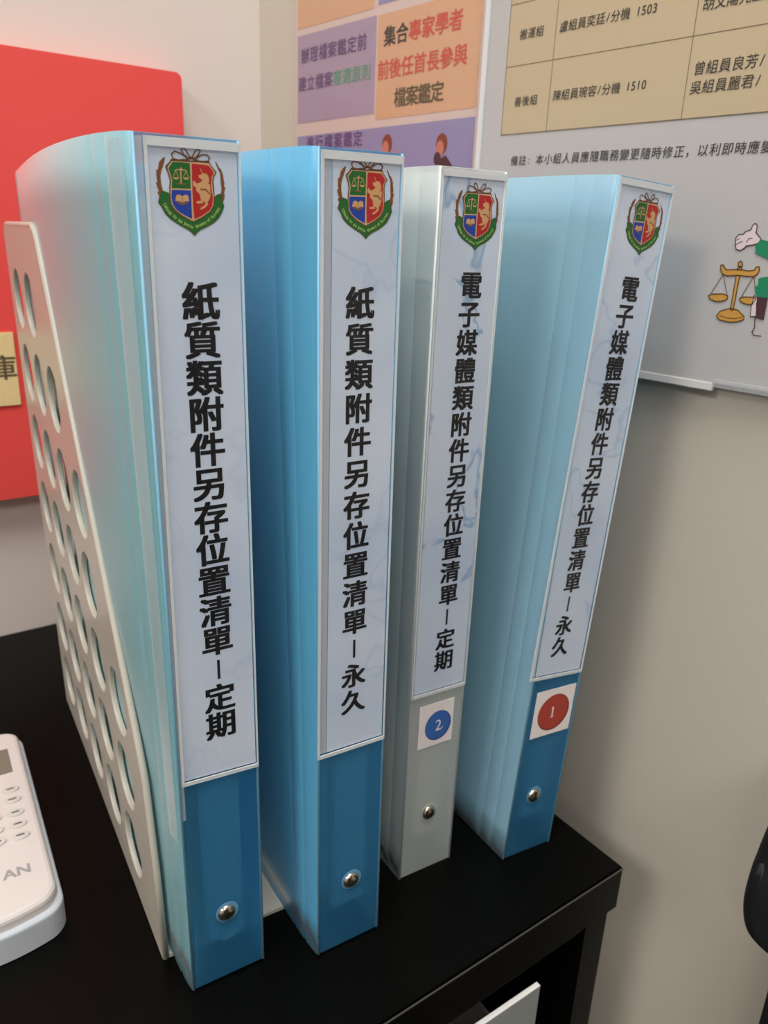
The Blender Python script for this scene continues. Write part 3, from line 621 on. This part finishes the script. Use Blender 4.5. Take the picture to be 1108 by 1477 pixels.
for j, vv_ in enumerate((.0735, .0650, .0545, .0455, .0370)):
    for i, uu_ in enumerate((-.0085, -.0185, -.0285, -.0385)):
        b_ = slab('button', [(uu_ + p[0], vv_ + p[1]) for p in ell(0, 0, .0040, .0025, 16)], .0203, .0214, .0004, MT['button'], rc_)
        bm = bmesh.new()
        for q in ((-.0018, -.0004, .0018, .0006),): flat(bm, rc(*q), 0)
        for v in bm.verts: v.co = (uu_ + v.co.x, vv_ + v.co.z, .02146)
        bmesh.ops.reverse_faces(bm, faces=bm.faces); flat_obj('button_print', bm, MT['dark_print'], b_)
bm = bmesh.new(); put_glyph(bm, 'A', -.0160, 0, .0080, 0, 0, .03, 1.0); put_glyph(bm, 'N', -.0102, 0, .0080, 0, 0, .03, 1.0)
for v in bm.verts: v.co = (v.co.x, .0148 + v.co.z, .02056 - v.co.y)
bmesh.ops.reverse_faces(bm, faces=bm.faces); flat_obj('lettering', bm, MT['grey_print'], fp)

# ---------------------------------------------------------------- black chair at the right edge
ch = empty('office_chair', (.30, -.20, -.75)); tag(ch, 'black office chair, only its padded armrest showing at the right edge', 'chair')
bm = bmesh.new(); pr0 = [(.3224, .773), (.320, .756), (.314, .7487), (.300, .7490), (.10, .752), (.09, .79), (.10, .830), (.22, .842), (.300, .842), (.314, .832), (.3195, .810)]
pr0 = [(a_, b_ + .003) for a_, b_ in pr0]
for _ in range(2):
    pr0 = [q for i in range(len(pr0)) for q in ((pr0[i][0] * .75 + pr0[(i + 1) % len(pr0)][0] * .25, pr0[i][1] * .75 + pr0[(i + 1) % len(pr0)][1] * .25), (pr0[i][0] * .25 + pr0[(i + 1) % len(pr0)][0] * .75, pr0[i][1] * .25 + pr0[(i + 1) % len(pr0)][1] * .75))]
lay = [(-.008, .30), (-.007, .15), (-.004, .05), (.0, 0), (.026, 0), (.030, .05), (.033, .15), (.034, .30)]
ym, zm = sum(p[0] for p in pr0) / len(pr0), sum(p[1] for p in pr0) / len(pr0)
Rg = [[bm.verts.new((xx, p[0] - (.025 * i_ if p[0] > ym else -.025 * i_), p[1] - (.025 * i_ if p[1] > zm else -.025 * i_))) for p in pr0] for xx, i_ in lay]
bm.faces.new(Rg[0]); bm.faces.new(Rg[-1])
for A_, B_ in zip(Rg, Rg[1:]):
    for i in range(len(pr0)): bm.faces.new((A_[i], A_[(i + 1) % len(pr0)], B_[(i + 1) % len(pr0)], B_[i]))
bm_obj('armrest', bm, MT['fabric'], ch, True)
box_obj('armrest_post', (.004, .245, .44), (.028, .306, .756), MT['fabric'], ch, .006)
box_obj('armrest_bracket', (-.02, -.10, .405), (.028, .304, .44), MT['fabric'], ch, .006)
box_obj('seat', (-.50, -.22, .44), (-.025, .26, .51), MT['fabric'], ch, .03, 4)
box_obj('backrest', (-.49, -.30, .52), (-.03, -.225, 1.0), MT['fabric'], ch, .03, 4)
box_obj('back_bracket', (-.29, -.29, .405), (-.23, -.235, .60), MT['fabric'], ch, .005)
bm = bmesh.new(); g = bmesh.ops.create_cone(bm, segments=20, radius1=.03, radius2=.03, depth=.36, cap_ends=True)['verts']; bmesh.ops.translate(bm, verts=g, vec=(-.26, 0, .26)); bm_obj('gas_column', bm, MT['fabric'], ch, True)
for k in range(5):
    a = 2 * math.pi * k / 5 + .3; bm = bmesh.new(); box(bm, (0, -.018, .055), (.24, .018, .085), .006)
    bmesh.ops.transform(bm, matrix=Matrix.Translation((-.26, 0, 0)) @ Matrix.Rotation(a, 4, 'Z'), verts=bm.verts); fo = bm_obj('foot', bm, MT['fabric'], ch)
    bm = bmesh.new(); g = bmesh.ops.create_cone(bm, segments=16, radius1=.028, radius2=.028, depth=.03, cap_ends=True)['verts']
    bmesh.ops.transform(bm, matrix=Matrix.Translation((-.26, 0, 0)) @ Matrix.Rotation(a, 4, 'Z') @ Matrix.Translation((.225, 0, .028)) @ Matrix.Rotation(R(90), 4, 'X'), verts=bm.verts); bm_obj('caster', bm, MT['fabric'], fo, True)
bpy.data.objects.remove(_to)
